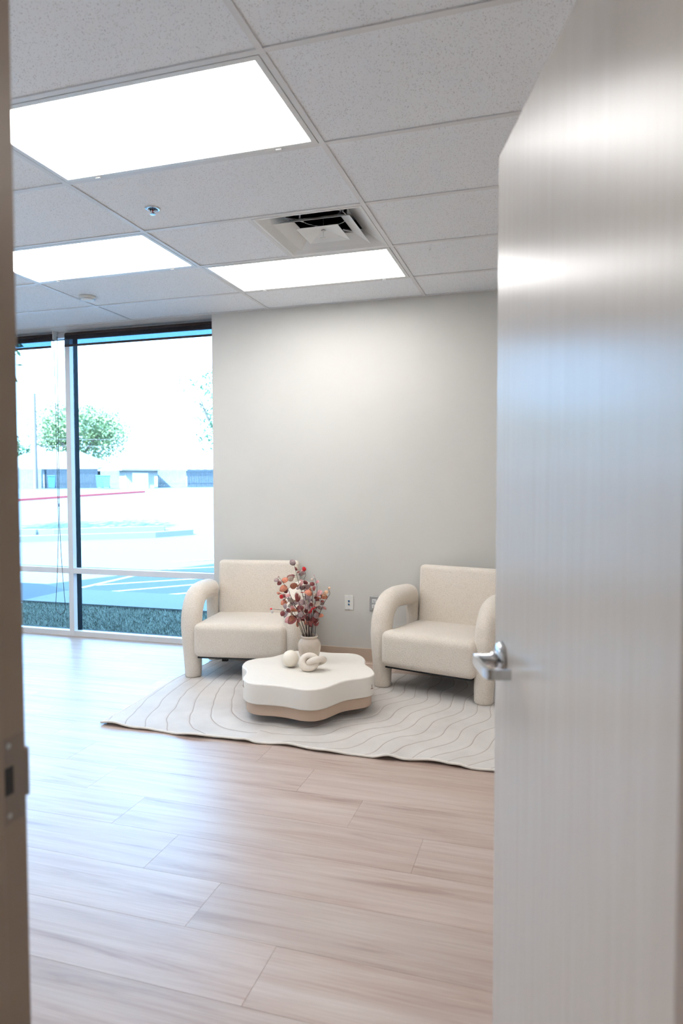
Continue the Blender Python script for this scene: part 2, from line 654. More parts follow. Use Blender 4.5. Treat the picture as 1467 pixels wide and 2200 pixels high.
# building above and beside
MB().box(-8.5, 6.0, -4.0, YW + 0.16, CEIL + 0.2, 8.2).build('wall_exterior_upper', 'roofing', kind='structure')
MB().box(-16.0, XL - 0.16, -4.0, YW + 0.16, -0.3, 3.5).build('wall_exterior_side', 'roofing', kind='structure')
# soffit over the window recess
MB().box(XL, WEND, YB, YW + 0.11, CEIL - 0.004, CEIL + 0.2).build('trim_1', 'soffit', kind='structure', label='white soffit above the window recess')

# baseboards
for nm, x0, x1, ya, s in (('baseboard_back', WEND, XR, YB, -1), ('baseboard_front', XL, JX - 0.06, YF - 0.005, 1)):
    bb = MB()
    prof = [(0, 0.118), (0.004, 0.117), (0.005, 0.10), (0.005, 0.022), (0.009, 0.012), (0.018, 0.004), (0.018, 0.0), (0, 0)]
    vs = [(x0, ya + s * d, z) for d, z in prof] + [(x1, ya + s * d, z) for d, z in prof]
    k = len(prof)
    bb.add(vs, [(i, (i + 1) % k, k + (i + 1) % k, k + i) for i in range(k)] + [tuple(range(k)), tuple(range(2 * k - 1, k - 1, -1))])
    ob = bb.build(nm, 'cove', kind='structure', label='tan vinyl cove baseboard' if s < 0 else None)
    MB().box(x0, x1, min(ya, ya + s * 0.005), max(ya, ya + s * 0.005), 0.1175, 0.121).build('top_edge', 'cove_top', ob)

# ceiling ----------------------------------------------------------
ceil = MB().box(XL - 0.1, XR + 0.1, YF - 0.1, YB + 0.1, CEIL + 0.21, CEIL + 0.3).build('ceiling', 'deck', kind='structure', label='suspended ceiling of white speckled tiles')
TB = 0.0115
cells = {}
for c in range(-4, 2):
    for k in range(-2, 5):
        cells[(c, k)] = 'tile'
lights = [(-1, 0), (-2, 2), (-1, 3), (-3, -1), (-4, 2), (1, 0)]  # last three are unseen panels added to brighten the room
for q in lights:
    cells[q] = 'light'
cells[(-1, 2)] = 'half'
tcache = {}


def tile(x0, x1, y0, y1):
    g = 0.002
    key = (round(x1 - x0, 3), round(y1 - y0, 3))
    if key not in tcache:
        hx, hy = key[0] / 2 - g, key[1] / 2 - g
        tcache[key] = MB().bbox(-hx, hx, -hy, hy, 0, 0.016, 0.002).mesh('ceiling_tile', 'tile')
    link('ceiling_tile', tcache[key], ceil, ((x0 + x1) / 2, (y0 + y1) / 2, CEIL + 0.005))


for (c, k), what in cells.items():
    x0, x1 = RX0 + 2 * G * c, RX0 + 2 * G * (c + 1)
    y0, y1 = KY0 + G * k, KY0 + G * (k + 1)
    y0, y1 = max(y0, YF), min(y1, YB)
    if what == 'tile':
        tile(x0, x1, y0, y1)
    elif what == 'half':
        tile(x0, x0 + G, y0, y1)
for c in range(-4, 3):
    x = RX0 + 2 * G * c
    x0, x1 = max(x - TB, XL), min(x + TB, XR)
    MB().box(x0, x1, YF, YB, CEIL - 0.0005, CEIL + 0.004).build('main_runner', 'grid', ceil)
tee = MB().box(-G + TB, G - TB, -TB, TB, CEIL, CEIL + 0.0045).mesh('cross_tee', 'grid')
for c in range(-4, 2):
    for k in range(-1, 5):
        link('cross_tee', tee, ceil, (RX0 + 2 * G * c + G, KY0 + G * k, 0))
tee2 = MB().box(-TB, TB, TB, G - TB, CEIL, CEIL + 0.0045).build('cross_tee', 'grid', ceil, loc=(RX0 - G, KY0 + 2 * G, 0))
MB().box(XL, XR, YB - 0.02, YB, CEIL, CEIL + 0.004).build('wall_angle', 'grid', ceil)
MB().box(XL, XR, YF, YF + 0.02, CEIL, CEIL + 0.004).build('wall_angle', 'grid', ceil)

# recessed ceiling light panels; the out-of-sight ones are added fill
LABEL = {(-1, 0): 'largest lit fluorescent ceiling panel nearest the door', (-2, 2): 'lit ceiling panel furthest left, beside the door jamb',
         (-1, 3): 'lit ceiling panel next to the square air vent', (-3, -1): 'added fill light panel out of sight near the left end of the door wall',
         (-4, 2): 'added fill light panel out of sight in the left corner', (1, 0): 'added fill light panel out of sight behind the door'}


def troffer(c, k):
    x = RX0 + 2 * G * c + G
    y = KY0 + G * k + G / 2
    r = empty('ceiling_light', (x, y, CEIL), label=LABEL[(c, k)], cat='ceiling light', group='recessed ceiling light panels')
    hx, hy, b = G - TB - 0.003, G / 2 - TB - 0.003, 0.022
    f = MB()
    f.box(-hx, hx, -hy, -hy + b, -0.001, 0.012).box(-hx, hx, hy - b, hy, -0.001, 0.012)
    f.box(-hx, -hx + b, -hy + b, hy - b, -0.001, 0.012).box(hx - b, hx, -hy + b, hy - b, -0.001, 0.012)
    f.build('frame', 'white_metal', r)
    MB().box(-hx + b, hx - b, -hy + b, hy - b, 0.004, 0.008).build('diffuser', 'panel', r)
    MB().box(-hx, hx, -hy, hy, 0.013, 0.12).build('housing', 'white_metal', r)
    for sx in (-1, 1):
        MB().box(sx * hx * 0.72 - 0.012, sx * hx * 0.72 + 0.012, hy - 0.008, hy + 0.004, -0.006, -0.001).build('latch', 'white_metal', r)


for q in lights:
    troffer(*q)
cl = empty('ceiling_light', (-1.7, -0.3, CEIL - 0.014), PI / 2, label='added fill light panel out of sight in the corridor behind the camera', cat='ceiling light', group='recessed ceiling light panels')  # unseen corridor panel, added to brighten the door face
MB().box(-0.59, 0.59, -0.29, 0.29, 0, 0.013).build('frame', 'white_metal', cl)
MB().box(-0.57, 0.57, -0.27, 0.27, -0.003, 0).build('diffuser', 'panel', cl)

# square air diffuser
vx, vy = RX0 - G / 2, KY0 + 2.5 * G
vent = empty('air_vent', (vx, vy, CEIL), label='square white ceiling air vent with nested louvres', cat='vent')


def ring(z0, h0, z1, h1, th=0.0015):
    m = MB()
    vs = []
    for h, z in ((h0, z0), (h1, z1), (h1, z1 + th), (h0, z0 + th)):
        vs += [(-h, -h, z), (h, -h, z), (h, h, z), (-h, h, z)]
    fs = []
    for a in range(4):
        for k in range(4):
            b = (a + 1) % 4
            fs.append((a * 4 + k, a * 4 + (k + 1) % 4, b * 4 + (k + 1) % 4, b * 4 + k))
    return m.add(vs, fs)


hv = G / 2 - TB - 0.002
fl = ring(-0.001, hv, -0.001, hv - 0.014, 0.003)
fl.build('flange', 'white_metal', vent)
ring(-0.001, hv - 0.014, 0.066, 0.172, 0.001).build('sloped_pan', 'white_metal', vent)
bx = ring(0.066, 0.172, 0.12, 0.172, 0.001)
bx.box(-0.172, 0.172, -0.172, 0.172, 0.12, 0.122)
bx.build('plenum_box', 'galv', vent)
MB().lathe([(0.13, 0.085), (0.13, 0.119), (0.125, 0.119), (0.125, 0.085)], 32).build('neck_collar', 'galv', vent)
MB().lathe([(0.0, 0.118), (0.124, 0.118), (0.124, 0.1195), (0, 0.1195)], 32).build('duct_opening', 'duct', vent)
r2 = ring(-0.005, 0.208, 0.038, 0.130, 0.0015)
r2.build('louvre', 'white_metal', vent, label='outer square louvre ring')
for a in range(4):
    an = PI / 4 + a * PI / 2
    MB().box(-0.004, 0.004, 0.12, 0.225, 0.040, 0.046).build('bracket', 'galv', vent, rot=(0, 0, an))
ctr = MB().add([(-0.115, -0.115, -0.006), (0.115, -0.115, -0.006), (0.115, 0.115, -0.006), (-0.115, 0.115, -0.006), (0, 0, 0.022),
                (-0.115, -0.115, -0.004), (0.115, -0.115, -0.004), (0.115, 0.115, -0.004), (-0.115, 0.115, -0.004), (0, 0, 0.024)],
               [(0, 1, 4), (1, 2, 4), (2, 3, 4), (3, 0, 4), (5, 6, 9), (6, 7, 9), (7, 8, 9), (8, 5, 9), (0, 1, 6, 5), (1, 2, 7, 6), (2, 3, 8, 7), (3, 0, 5, 8)])
ctr.build('centre_plate', 'white_metal', vent)
MB().lathe([(0.0, 0.010), (0.012, 0.011), (0.012, 0.016), (0, 0.018)], 16).build('screw', 'steel', vent)
MB().tube([(0, 0, 0.02), (0, 0, 0.1)], 0.003, 8).build('rod', 'steel', vent)
tz = MB().box(-0.002, 0.002, -0.002, 0.002, -0.022, 0.012).box(-0.016, 0.016, -0.002, 0.002, -0.0245, -0.021)
tz.build('damper_key', 'whiteplas', vent)

# sprinkler head
sp = empty('sprinkler_head', (-1.885, 2.985, CEIL + 0.005), label='chrome fire sprinkler head with red bulb in ceiling tile', cat='sprinkler')
MB().lathe([(0.022, -0.0005), (0.026, -0.006), (0.037, -0.004), (0.039, 0.0), (0.024, 0.0)], 32).build('escutcheon', 'chrome', sp, True)
MB().lathe([(0.0, -0.002), (0.0235, -0.002), (0.0235, 0.0), (0, 0)], 24).build('recess', 'black', sp)
fa = MB().tube([(-0.012, 0, -0.002), (-0.013, 0, -0.012), (-0.004, 0, -0.026)], 0.0025, 8).tube([(0.012, 0, -0.002), (0.013, 0, -0.012), (0.004, 0, -0.026)], 0.0025, 8)
fa.build('frame_arms', 'chrome', sp, True)
MB().tube([(0, 0, -0.003), (0, 0, -0.022)], 0.0028, 8).build('bulb', 'redglass', sp, True)
df = MB().lathe([(0.0, -0.03), (0.014, -0.029), (0.0145, -0.0275), (0.004, -0.026), (0, -0.026)], 20)
df.build('deflector', 'chrome', sp)

# small ceiling detector
dt = empty('smoke_detector', (-3.205, 4.21, CEIL + 0.005), label='small white detector on ceiling tile near the windows', cat='detector')
MB().lathe([(0.0, -0.032), (0.036, -0.032), (0.046, -0.028), (0.058, -0.010), (0.06, 0.0), (0, 0)], 28).build('cover', 'whiteplas', dt, True)
MB().lathe([(0.047, -0.0275), (0.0495, -0.0275), (0.0535, -0.02), (0.051, -0.02)], 28).build('vent_ring', 'steel', dt)

# window -----------------------------------------------------------
win = empty('window_1', (0, 0, 0), kind='structure', label='floor to ceiling glazing with white aluminium mullions')
MX = [(-5.745, -5.695), (-4.133, -4.083), (-2.60, -2.55)]
YG = YW + 0.052


def rail(name, x0, x1, z0, z1):
    MB().bbox(x0, x1, YW, YG - 0.004, z0, z1, 0.002).build(name, 'alu', win)
    MB().box(x0, x1, YG + 0.004, YW + 0.112, z0 + 0.004, z1 - 0.004).build(name + '_outer', 'bronze', win, label='dark outer half of the frame')


for a, b in MX:
    rail('mullion', a, b, 0.0, CEIL - 0.004)
for (a0, a), (b, b1) in zip(MX[:-1], MX[1:]):
    rail('sill_rail', a, b, 0.0, 0.045)
    rail('mid_rail', a, b, 0.564, 0.613)
    rail('head_rail', a, b, CEIL - 0.05, CEIL - 0.004)
    MB().box(a, b, YG - 0.003, YG + 0.003, 0.045, 0.564).build('pane', 'glass', win)
    MB().box(a, b, YG - 0.003, YG + 0.003, 0.613, CEIL - 0.05).build('pane', 'glass', win)

# roller blinds
YR = 5.045


def blind(x0, x1, label, left_clutch, right_clutch):
    r = empty('roller_blind', ((x0 + x1) / 2, YR, CEIL - 0.03), label=label, cat='blind', group='roller blinds')
    h = (x1 - x0) / 2
    roll = MB().tube([(-h, 0, -0.022), (h, 0, -0.022)], 0.028, 20)
    roll.build('roll', 'blindroll', r, True)
    MB().box(-h, h, -0.0285, -0.0275, -0.105, -0.022).build('cloth', 'sheer', r)
    MB().bbox(-h, h, -0.033, -0.024, -0.122, -0.103, 0.003).build('hem_bar', 'blindroll', r)
    for s in ([-1] if left_clutch else []) + ([1] if right_clutch else []):
        MB().tube([(s * h, 0, -0.022), (s * (h + 0.016), 0, -0.022)], 0.021, 16).build('clutch', 'black', r, True)
        MB().box(s * (h + 0.018) - 0.002, s * (h + 0.018) + 0.002, -0.03, 0.03, -0.05, 0.026).build('bracket', 'white_metal', r)
    return r


blind(-4.065, WEND + 0.03, 'dark roller blind above the wider window pane', False, False)
b1 = blind(XL + 0.05, -4.205, 'dark roller blind in window corner with bead chain clutch', False, True)
# bead chain: hangs from the clutch as a closed loop
ch = empty('bead_chain', (-4.182, YR, CEIL - 0.05), label='thin dark bead chain looping down in front of the left pane', cat='chain')
zt, zb = 0.0, 1.36 - 1.155 - (CEIL - 0.05)
path = []
prof = [(0.018, 0.0), (0.014, -0.4), (0.010, -1.0), (0.006, -1.55), (0.008, -1.7), (0.022, -2.0), (0.042, -2.28), (0.052, zb + 0.075), (0.044, zb + 0.03), (0.02, zb + 0.004), (0.0, zb)]
right = [(x, 0, z) for x, z in prof]
left = [(-x - 0.003, 0.004, z) for x, z in reversed(prof[:-1])]
pts = catmull(right + left, 5, False)
MB().tube(pts, 0.0024, 6).build('loop', 'cord', ch, True)
MB().tube([(0.004, 0, -1.47), (0.004, 0, -1.50)], 0.0045, 8).build('connector', 'black', ch, True)

# door frame and door ----------------------------------------------
frm = empty('trim_2', (0, 0, 0), kind='structure', label='taupe painted door frame beside the camera')


def jamb(x_face, s):
    # s: direction from the face into the wall
    m = MB()
    m.bbox(*sorted((x_face, x_face + s * 0.055)), YF - 0.05, YF + 0.008, 0, DH + 0.055, 0.002)
    m.build('jamb', 'taupe', frm)
    m = MB().bbox(*sorted((x_face - s * 0.016, x_face + s * 0.055)), YF - 0.115, YF - 0.0505, 0, DH + 0.039, 0.002)
    m.build('stop', 'taupe', frm)
    m = MB().bbox(*sorted((x_face, x_face + s * 0.055)), YF - 0.155, YF - 0.1155, 0, DH + 0.055, 0.002)
    m.build('corridor_jamb', 'taupe', frm)


jamb(JX, -1)
jamb(HX, 1)
MB().bbox(JX, HX, YF - 0.155, YF + 0.008, DH, DH + 0.055, 0.002).build('head', 'taupe', frm)
LZ = 0.965
SLZ, LZ = LZ, 0.942
spt = MB().bbox(JX - 0.001, JX + 0.0012, YF - 0.045, YF + 0.004, LZ - 0.062, LZ + 0.062, 0.0006)
spo = spt.build('strike_plate', 'dull', frm)
MB().bbox(JX - 0.014, JX + 0.001, YF + 0.003, YF + 0.014, LZ - 0.036, LZ + 0.036, 0.002).build('lip', 'dull', spo)
MB().box(JX + 0.0008, JX + 0.0016, YF - 0.034, YF - 0.018, LZ - 0.02, LZ + 0.02).build('latch_hole', 'black', spo)
for dz in (-0.05, 0.05):
    MB().tube([(JX + 0.001, YF - 0.026, LZ + dz), (JX + 0.0018, YF - 0.026, LZ + dz)], 0.004, 10).build('screw', 'steel', spo)

LZ = SLZ
ddir = Vector((-0.30, 0.954, 0)).normalized()
dang = math.atan2(ddir.y, ddir.x)
door = empty('door_1', (HX - 0.004, YF + 0.012, 0.0), dang, kind='structure', label='open pale wood veneer door with a satin lever handle')
# local x runs from hinge to free edge; local +y is the face seen from the corridor side
DW = 0.858
dv = MB().bbox(0, DW, -0.0445, 0, 0.008, DH - 0.004, 0.002)
dme = dv.mesh('door_leaf', 'veneer')
uv = dme.uv_layers.new(name='UVMap')
for lp in dme.loops:
    co = dme.vertices[lp.vertex_index].co
    uv.data[lp.index].uv = (co.x + co.y * 0.3, co.z)
link('door_leaf', dme, door)
BX = DW - 0.068
hd = MB().lathe([(0.0, 0.0), (0.040, 0.0), (0.040, 0.007), (0.035, 0.013), (0.024, 0.016), (0.0, 0.016)], 36)
handle = hd.build('rose', 'chrome', door, True, loc=(BX, 0.0, LZ), rot=(-PI / 2, 0, 0))
sp1 = MB().lathe([(0.0, 0.012), (0.019, 0.012), (0.018, 0.024), (0.0135, 0.027), (0.0135, 0.064), (0, 0.064)], 24)
sp1.build('spindle', 'chrome', handle, True)
# lever: runs back toward the hinge, then returns to the door
lv = MB()
lp = catmull([(0.012, 0.0, 0.060), (0.0, 0.0, 0.061), (-0.06, 0.0, 0.061), (-0.108, 0.0, 0.060), (-0.121, 0.0, 0.052), (-0.124, 0.0, 0.036), (-0.124, 0.0, 0.012)], 5, False)
# rectangular section 20 mm tall x 9 mm
vs, fs = [], []
for i, p in enumerate(lp):
    a, b = lp[max(i - 1, 0)], lp[min(i + 1, len(lp) - 1)]
    d = (b - a).normalized()
    nrm = Vector((-d.z, 0, d.x))
    for sy, sn in ((-1, -1), (1, -1), (1, 1), (-1, 1)):
        vs.append(p + Vector((0, sy * 0.0105, 0)) + nrm * sn * 0.0048)
for i in range(len(lp) - 1):
    for k in range(4):
        fs.append((i * 4 + k, i * 4 + (k + 1) % 4, i * 4 + 4 + (k + 1) % 4, i * 4 + 4 + k))
fs += [(0, 1, 2, 3), tuple(len(vs) - 4 + k for k in range(4))]
lv.add(vs, fs).build('lever', 'chrome', handle)
for z in (0.25, 1.07, 1.9):
    MB().tube([(-0.008, -0.05, z - 0.05), (-0.008, -0.05, z + 0.05)], 0.007, 10).build('hinge', 'steel', door)

# wall plates ------------------------------------------------------
pl = empty('data_wall_plate', (-1.449, YB, 0.463), label='white wall plate with two blue network jacks', cat='wall plate')
MB().bbox(-0.035, 0.035, -0.006, 0, -0.057, 0.057, 0.003).build('plate', 'whiteplas', pl)
for z in (0.012, -0.014):
    j = MB().box(-0.008, 0.008, -0.0085, -0.0055, z - 0.008, z + 0.008).build('jack', 'whiteplas', pl)
    MB().box(-0.0062, 0.0062, -0.0092, -0.0086, z - 0.0062, z + 0.0062).build('socket', 'bluejack', j, label='blue network socket')
for z in (0.042, -0.042):
    MB().bbox(-0.022, 0.022, -0.0072, -0.006, z - 0.005, z + 0.005, 0.0005).build('label_window', 'grid', pl)
    MB().tube([(0, -0.006, z + (0.009 if z > 0 else -0.009)), (0, -0.0075, z + (0.009 if z > 0 else -0.009))], 0.003, 10).build('screw', 'steel', pl)
pl = empty('power_outlet', (-1.252, YB, 0.463), label='steel power outlet plate half hidden behind the right armchair', cat='outlet')
MB().bbox(-0.035, 0.035, -0.006, 0, -0.057, 0.057, 0.003).build('plate', 'steel', pl)
for z in (0.02, -0.02):
    j = MB().bbox(-0.017, 0.017, -0.0085, -0.005, z - 0.014, z + 0.014, 0.003).build('receptacle', 'white_metal', pl)
    for x in (-0.006, 0.006):
        MB().box(x - 0.0015, x + 0.0015, -0.0092, -0.0086, z - 0.002, z + 0.008).build('slot', 'black', j)
    MB().tube([(0, -0.0086, z - 0.007), (0, -0.0092, z - 0.007)], 0.0028, 10).build('ground_hole', 'black', j)

# rug --------------------------------------------------------------
RXa, RXb, RYa, RYb = -2.445, -0.02, 3.225, 4.70
NX, NY = 180, 110


def rug_pt(u, v):
    x = RXa + (RXb - RXa) * u
    y = RYa + (RYb - RYa) * v
    x -= 0.035 * math.exp(-((v - 0.62) / 0.3) ** 2) * (1 - u) ** 8 - 0.025 * (1 - v) ** 2 * (1 - u) ** 8
    front = (1 - v) ** 6
    y += front * (0.010 * math.sin(u * 17 + 0.5) + 0.006 * math.sin(u * 41 + 1))
    z = 0.012
    # ripples along the front hem and fold creases from shipping
    z += (1 - v) ** 14 * (0.004 + 0.006 * math.sin(u * 26 + 0.4) + 0.004 * math.sin(u * 57)) * 1.0
    z += front * 0.013 * math.exp(-((u - 0.385 - v * 0.12) / 0.018) ** 2)
    z += front * 0.015 * math.exp(-((u - 0.70) / 0.02) ** 2) + front * 0.012 * math.exp(-((u - 0.845) / 0.018) ** 2)
    z += 0.0030 * noise.noise(Vector((x * 3.1, y * 3.1, 0.3))) * (1 - v * 0.6)
    return (x, y, max(z, 0.0115))


vs, fs = [], []
for j in range(NY + 1):
    for i in range(NX + 1):
        vs.append(rug_pt(i / NX, j / NY))
n1 = len(vs)
vs += [(x, y, z - 0.010) for x, y, z in vs[:n1]]
idx = lambda i, j: j * (NX + 1) + i
for j in range(NY):
    for i in range(NX):
        q = (idx(i, j), idx(i + 1, j), idx(i + 1, j + 1), idx(i, j + 1))
        fs.append(q)
        fs.append(tuple(n1 + a for a in q[::-1]))
for i in range(NX):
    fs.append((idx(i, 0), n1 + idx(i, 0), n1 + idx(i + 1, 0), idx(i + 1, 0)))
    fs.append((idx(i, NY), idx(i + 1, NY), n1 + idx(i + 1, NY), n1 + idx(i, NY)))
for j in range(NY):
    fs.append((idx(0, j), idx(0, j + 1), n1 + idx(0, j + 1), n1 + idx(0, j)))
    fs.append((idx(NX, j), n1 + idx(NX, j), n1 + idx(NX, j + 1), idx(NX, j + 1)))
rug = empty('area_rug', (0, 0, 0), label='ivory area rug with carved wavy lines under the coffee table', cat='rug')
MB().add(vs, fs).build('pile', 'rug', rug, True)
hem = [Vector(rug_pt(i / NX, 0)) - Vector((0, 0, 0.004)) for i in range(0, NX + 1, 2)]
MB().tube(hem, 0.0065, 8).build('hem', 'rug_edge', rug, True)
hem = [Vector(rug_pt(0, j / NY)) - Vector((0, 0, 0.004)) for j in range(0, NY + 1, 2)]
MB().tube(hem, 0.0065, 8).build('hem', 'rug_edge', rug, True)

# armchairs --------------------------------------------------------


def make_chair():
    r = empty('armchair', (0, 0, 0.0125))
    for s in (-1, 1):
        prof = [(0.353, -0.005, 0.0), (0.355, -0.003, 0.10), (0.362, 0.0, 0.25), (0.366, 0.005, 0.37), (0.366, 0.03, 0.47), (0.364, 0.095, 0.545),
                (0.362, 0.19, 0.568), (0.362, 0.30, 0.566), (0.362, 0.40, 0.556), (0.362, 0.455, 0.51), (0.362, 0.470, 0.43), (0.360, 0.472, 0.30), (0.356, 0.472, 0.15), (0.352, 0.472, 0.0)]
        pts = catmull([(s * x, y, z) for x, y, z in prof], 6, False)
        n = len(pts)
        rad = []
        for i, p in enumerate(pts):
            w_ = min(1, max(0, (p.y - 0.40) / 0.07))
            q = (0.057 + 0.016 * min(1, p.z / 0.35)) * (1 - w_) + 0.046 * w_
            rad.append(q)
        # rounded feet
        rad[0] *= 0.93
        m = MB()
        m.tube(pts, rad, 32)
        m.build('arm', 'boucle', r, True)

    def seatfn(p):
        x, y, z = p
        k = (1 - (x / 0.33) ** 2) * (1 - (y / 0.30) ** 2)
        if z > 0:
            z += 0.012 * max(0, k)
            z -= 0.015 * (y + 0.29) / 0.58
        y -= 0.008 * (1 - (x / 0.33) ** 2) * (1 if y < -0.2 else 0)
        return (x, y, z)
    vs, fs = rbox_data(0.327, 0.285, 0.118, 0.045, 6, 10, seatfn)
    MB().add([(x, y + 0.191, z + 0.269) for x, y, z in vs], fs).build('seat', 'boucle', r, True)

    def backfn(p):
        x, y, z = p
        y += (z + 0.24) * 0.065
        y -= 0.010 * max(0, (1 - (x / 0.31) ** 2) * (1 - (z / 0.24) ** 2)) * (1 if y < 0.02 else 0)
        return (x, y, z)
    vs, fs = rbox_data(0.313, 0.040, 0.24, 0.03, 6, 10, backfn)
    MB().add([(x, y + 0.480, z + 0.526) for x, y, z in vs], fs).build('backrest', 'boucle', r, True)
    MB().bbox(-0.30, 0.30, -0.07, 0.44, 0.143, 0.152, 0.002).build('dust_cover', 'black', r, label='black cloth lining under the seat')
    for s in (-1, 1):
        MB().box(s * 0.25 - 0.02, s * 0.25 + 0.02, 0.40, 0.44, 0.0, 0.16).build('rear_foot', 'black', r)
    return r


ch1 = make_chair()
tag(ch1, 'cream boucle armchair with arched arms standing beside the window', 'armchair', 'cream boucle armchairs')
ch2 = copy_tree(ch1)
tag(ch2, 'cream boucle armchair with arched arms, partly behind the open door', 'armchair', 'cream boucle armchairs')
ch1.location, ch1.rotation_euler = (-2.043, 4.292, 0.0125), (0, 0, 0.173)
ch2.location, ch2.rotation_euler = (-0.717, 4.300, 0.0125), (0, 0, -0.262)

# coffee table -----------------------------------------------------
outline = [(-1.799, 3.776), (-1.823, 3.844), (-1.826, 3.912), (-1.794, 3.973), (-1.742, 4.016), (-1.708, 4.053), (-1.683, 4.115), (-1.66, 4.185), (-1.615, 4.240),
           (-1.53, 4.268), (-1.45, 4.260), (-1.384, 4.255), (-1.317, 4.266), (-1.258, 4.278), (-1.2, 4.264), (-1.149, 4.214), (-1.112, 4.140), (-1.093, 4.066),
           (-1.07, 4.018), (-1.031, 3.969), (-0.998, 3.908), (-0.978, 3.845), (-0.986, 3.788), (-1.02, 3.741), (-1.069, 3.699), (-1.113, 3.644),
           (-1.14, 3.574), (-1.168, 3.507), (-1.203, 3.463), (-1.249, 3.442), (-1.301, 3.441), (-1.361, 3.456), (-1.426, 3.466), (-1.496, 3.464),
           (-1.562, 3.459), (-1.619, 3.474), (-1.662, 3.511), (-1.69, 3.556), (-1.706, 3.617), (-1.722, 3.671), (-1.752, 3.722)]
TC = Vector((-1.405, 3.86))
sm = outline
for _ in range(0):
    sm = [tuple((Vector(sm[i - 1]) + Vector(sm[i]) * 2 + Vector(sm[(i + 1) % len(sm)])) / 4) for i in range(len(sm))]
loc_pts = [Vector(p) - TC for p in sm]

cv = catmull([tuple(p) for p in loc_pts], 4)
TZ, TM, TBm = 0.243, 0.124, 0.058
tbl = empty('coffee_table', (TC.x, TC.y, 0.0125), label='low two-tier cloud-shaped coffee table, ivory over tan', cat='table')


def slab(pts, z0, z1, r, name, mat):
    n = len(pts)
    nrm = []
    for i in range(n):
        d = (pts[(i + 1) % n] - pts[i - 1]).normalized()
        nrm.append(Vector((d.y, -d.x)))
    area = sum(pts[i].x * pts[(i + 1) % n].y - pts[(i + 1) % n].x * pts[i].y for i in range(n))
    sgn = 1 if area > 0 else -1
    levels = [(r * (1 - math.cos(a)), z0 + r * (1 - math.sin(a))) for a in (PI / 2, )]
    lv = []
    for i in range(5):
        a = PI / 2 * i / 4
        lv.append((r * (1 - math.sin(a)), z0 + r * (1 - math.cos(a))))
    for i in range(5):
        a = PI / 2 * i / 4
        lv.append((r * (1 - math.cos(a)), z1 - r * (1 - math.sin(a))))
    vs, fs = [], []
    for ins, z in lv:
        for p, q in zip(pts, nrm):
            w_ = p - q * sgn * ins
            vs.append((w_.x, w_.y, z))
    for a in range(len(lv) - 1):
        for k in range(n):
            fs.append((a * n + k, a * n + (k + 1) % n, (a + 1) * n + (k + 1) % n, (a + 1) * n + k))
    fs.append(tuple(range(n - 1, -1, -1)))
    fs.append(tuple((len(lv) - 1) * n + k for k in range(n)))
    o = MB().add(vs, fs).build(name, mat, tbl, True)
    for p in o.data.polygons:
        if len(p.vertices) > 4:
            p.use_smooth = False
    return o


zo = 0.0125
slab(cv, TM - zo, TZ - zo, 0.009, 'table_top', 'table_top')
slab([p * 0.955 for p in cv], TBm - zo, TM - zo - 0.0005, 0.006, 'table_base', 'table_base')
for x, y in ((-0.24, -0.2), (0.17, -0.12), (0.2, 0.2), (-0.22, 0.22)):
    MB().lathe([(0.014, 0.0), (0.016, 0.004), (0.012, 0.02), (0.012, TBm - zo)], 14).build('foot', 'black', tbl, True, loc=(x, y, 0))
# two knocked patches on the rim
for px_, py_, z0_, z1_ in ((-1.672, 3.520, 0.2, 0.235), (-0.985, 3.80, 0.165, 0.19)):
    i = min(range(len(cv)), key=lambda k: (cv[k] + TC - Vector((px_, py_))).length)
    p = cv[i]
    d = (cv[(i + 1) % len(cv)] - cv[i - 1]).normalized()
    nn = Vector((d.y, -d.x))
    if nn.dot(p) < 0:
        nn = -nn
    q = p + nn * 0.0003
    m = MB()
    for (u0, za, u1, zb_, wd) in ((0, z0_, 0.002, z1_, 0.0028), (-0.012, z0_, 0.014, z0_ + 0.004, 0.0025)):
        A = Vector((q.x + d.x * u0, q.y + d.y * u0, za - zo))
        Bq = Vector((q.x + d.x * u1, q.y + d.y * u1, zb_ - zo))
        m.tube([A, Bq], wd * 0.6, 6)
    m.build('chipped_patch', 'chip', tbl, label='small brown chip in the ivory lacquer')

# things on the table ----------------------------------------------
VX, VY = -1.447, 4.02
vs_ = empty('vase', (VX, VY, TZ), label='glossy cream ceramic vase on the coffee table', cat='vase')
prof = [(0.0, 0.002), (0.044, 0.0), (0.049, 0.003), (0.058, 0.025), (0.068, 0.06), (0.0735, 0.09), (0.072, 0.112), (0.062, 0.132), (0.052, 0.141), (0.0505, 0.146),
        (0.053, 0.150), (0.0555, 0.156), (0.0535, 0.162), (0.049, 0.1625), (0.0465, 0.156), (0.0455, 0.145), (0.055, 0.125), (0.062, 0.09), (0.05, 0.03), (0.0, 0.012)]
pv = [tuple(p) for p in catmull([(a, b, 0) for a, b in prof], 4, False)]
MB().lathe([(max(a, 0), b) for a, b, _ in pv], 48).build('body', 'vase', vs_, True)
MB().lathe([(0.0, 0.128), (0.052, 0.128), (0.052, 0.131), (0, 0.131)], 24).build('filler', 'soil', vs_, label='dark filler inside the vase')

BXY = (-1.508, 3.847)
bl = empty('ball_candle', (BXY[0], BXY[1], TZ), label='smooth ivory ball candle left of the vase', cat='candle')
R = 0.051
MB().lathe([(0.0, 0.0)] + [(R * math.sin(a), R - R * math.cos(a)) for a in [PI * i / 24 for i in range(1, 24)]] + [(0.0, 2 * R)], 40).build('wax', 'ball', bl, True)
MB().tube(catmull([(0, 0, 2 * R - 0.002), (0.002, 0, 2 * R + 0.004), (-0.004, 0, 2 * R + 0.006), (-0.008, 0, 2 * R + 0.004)], 4, False), 0.0012, 6).build('wick', 'ball', bl, True)

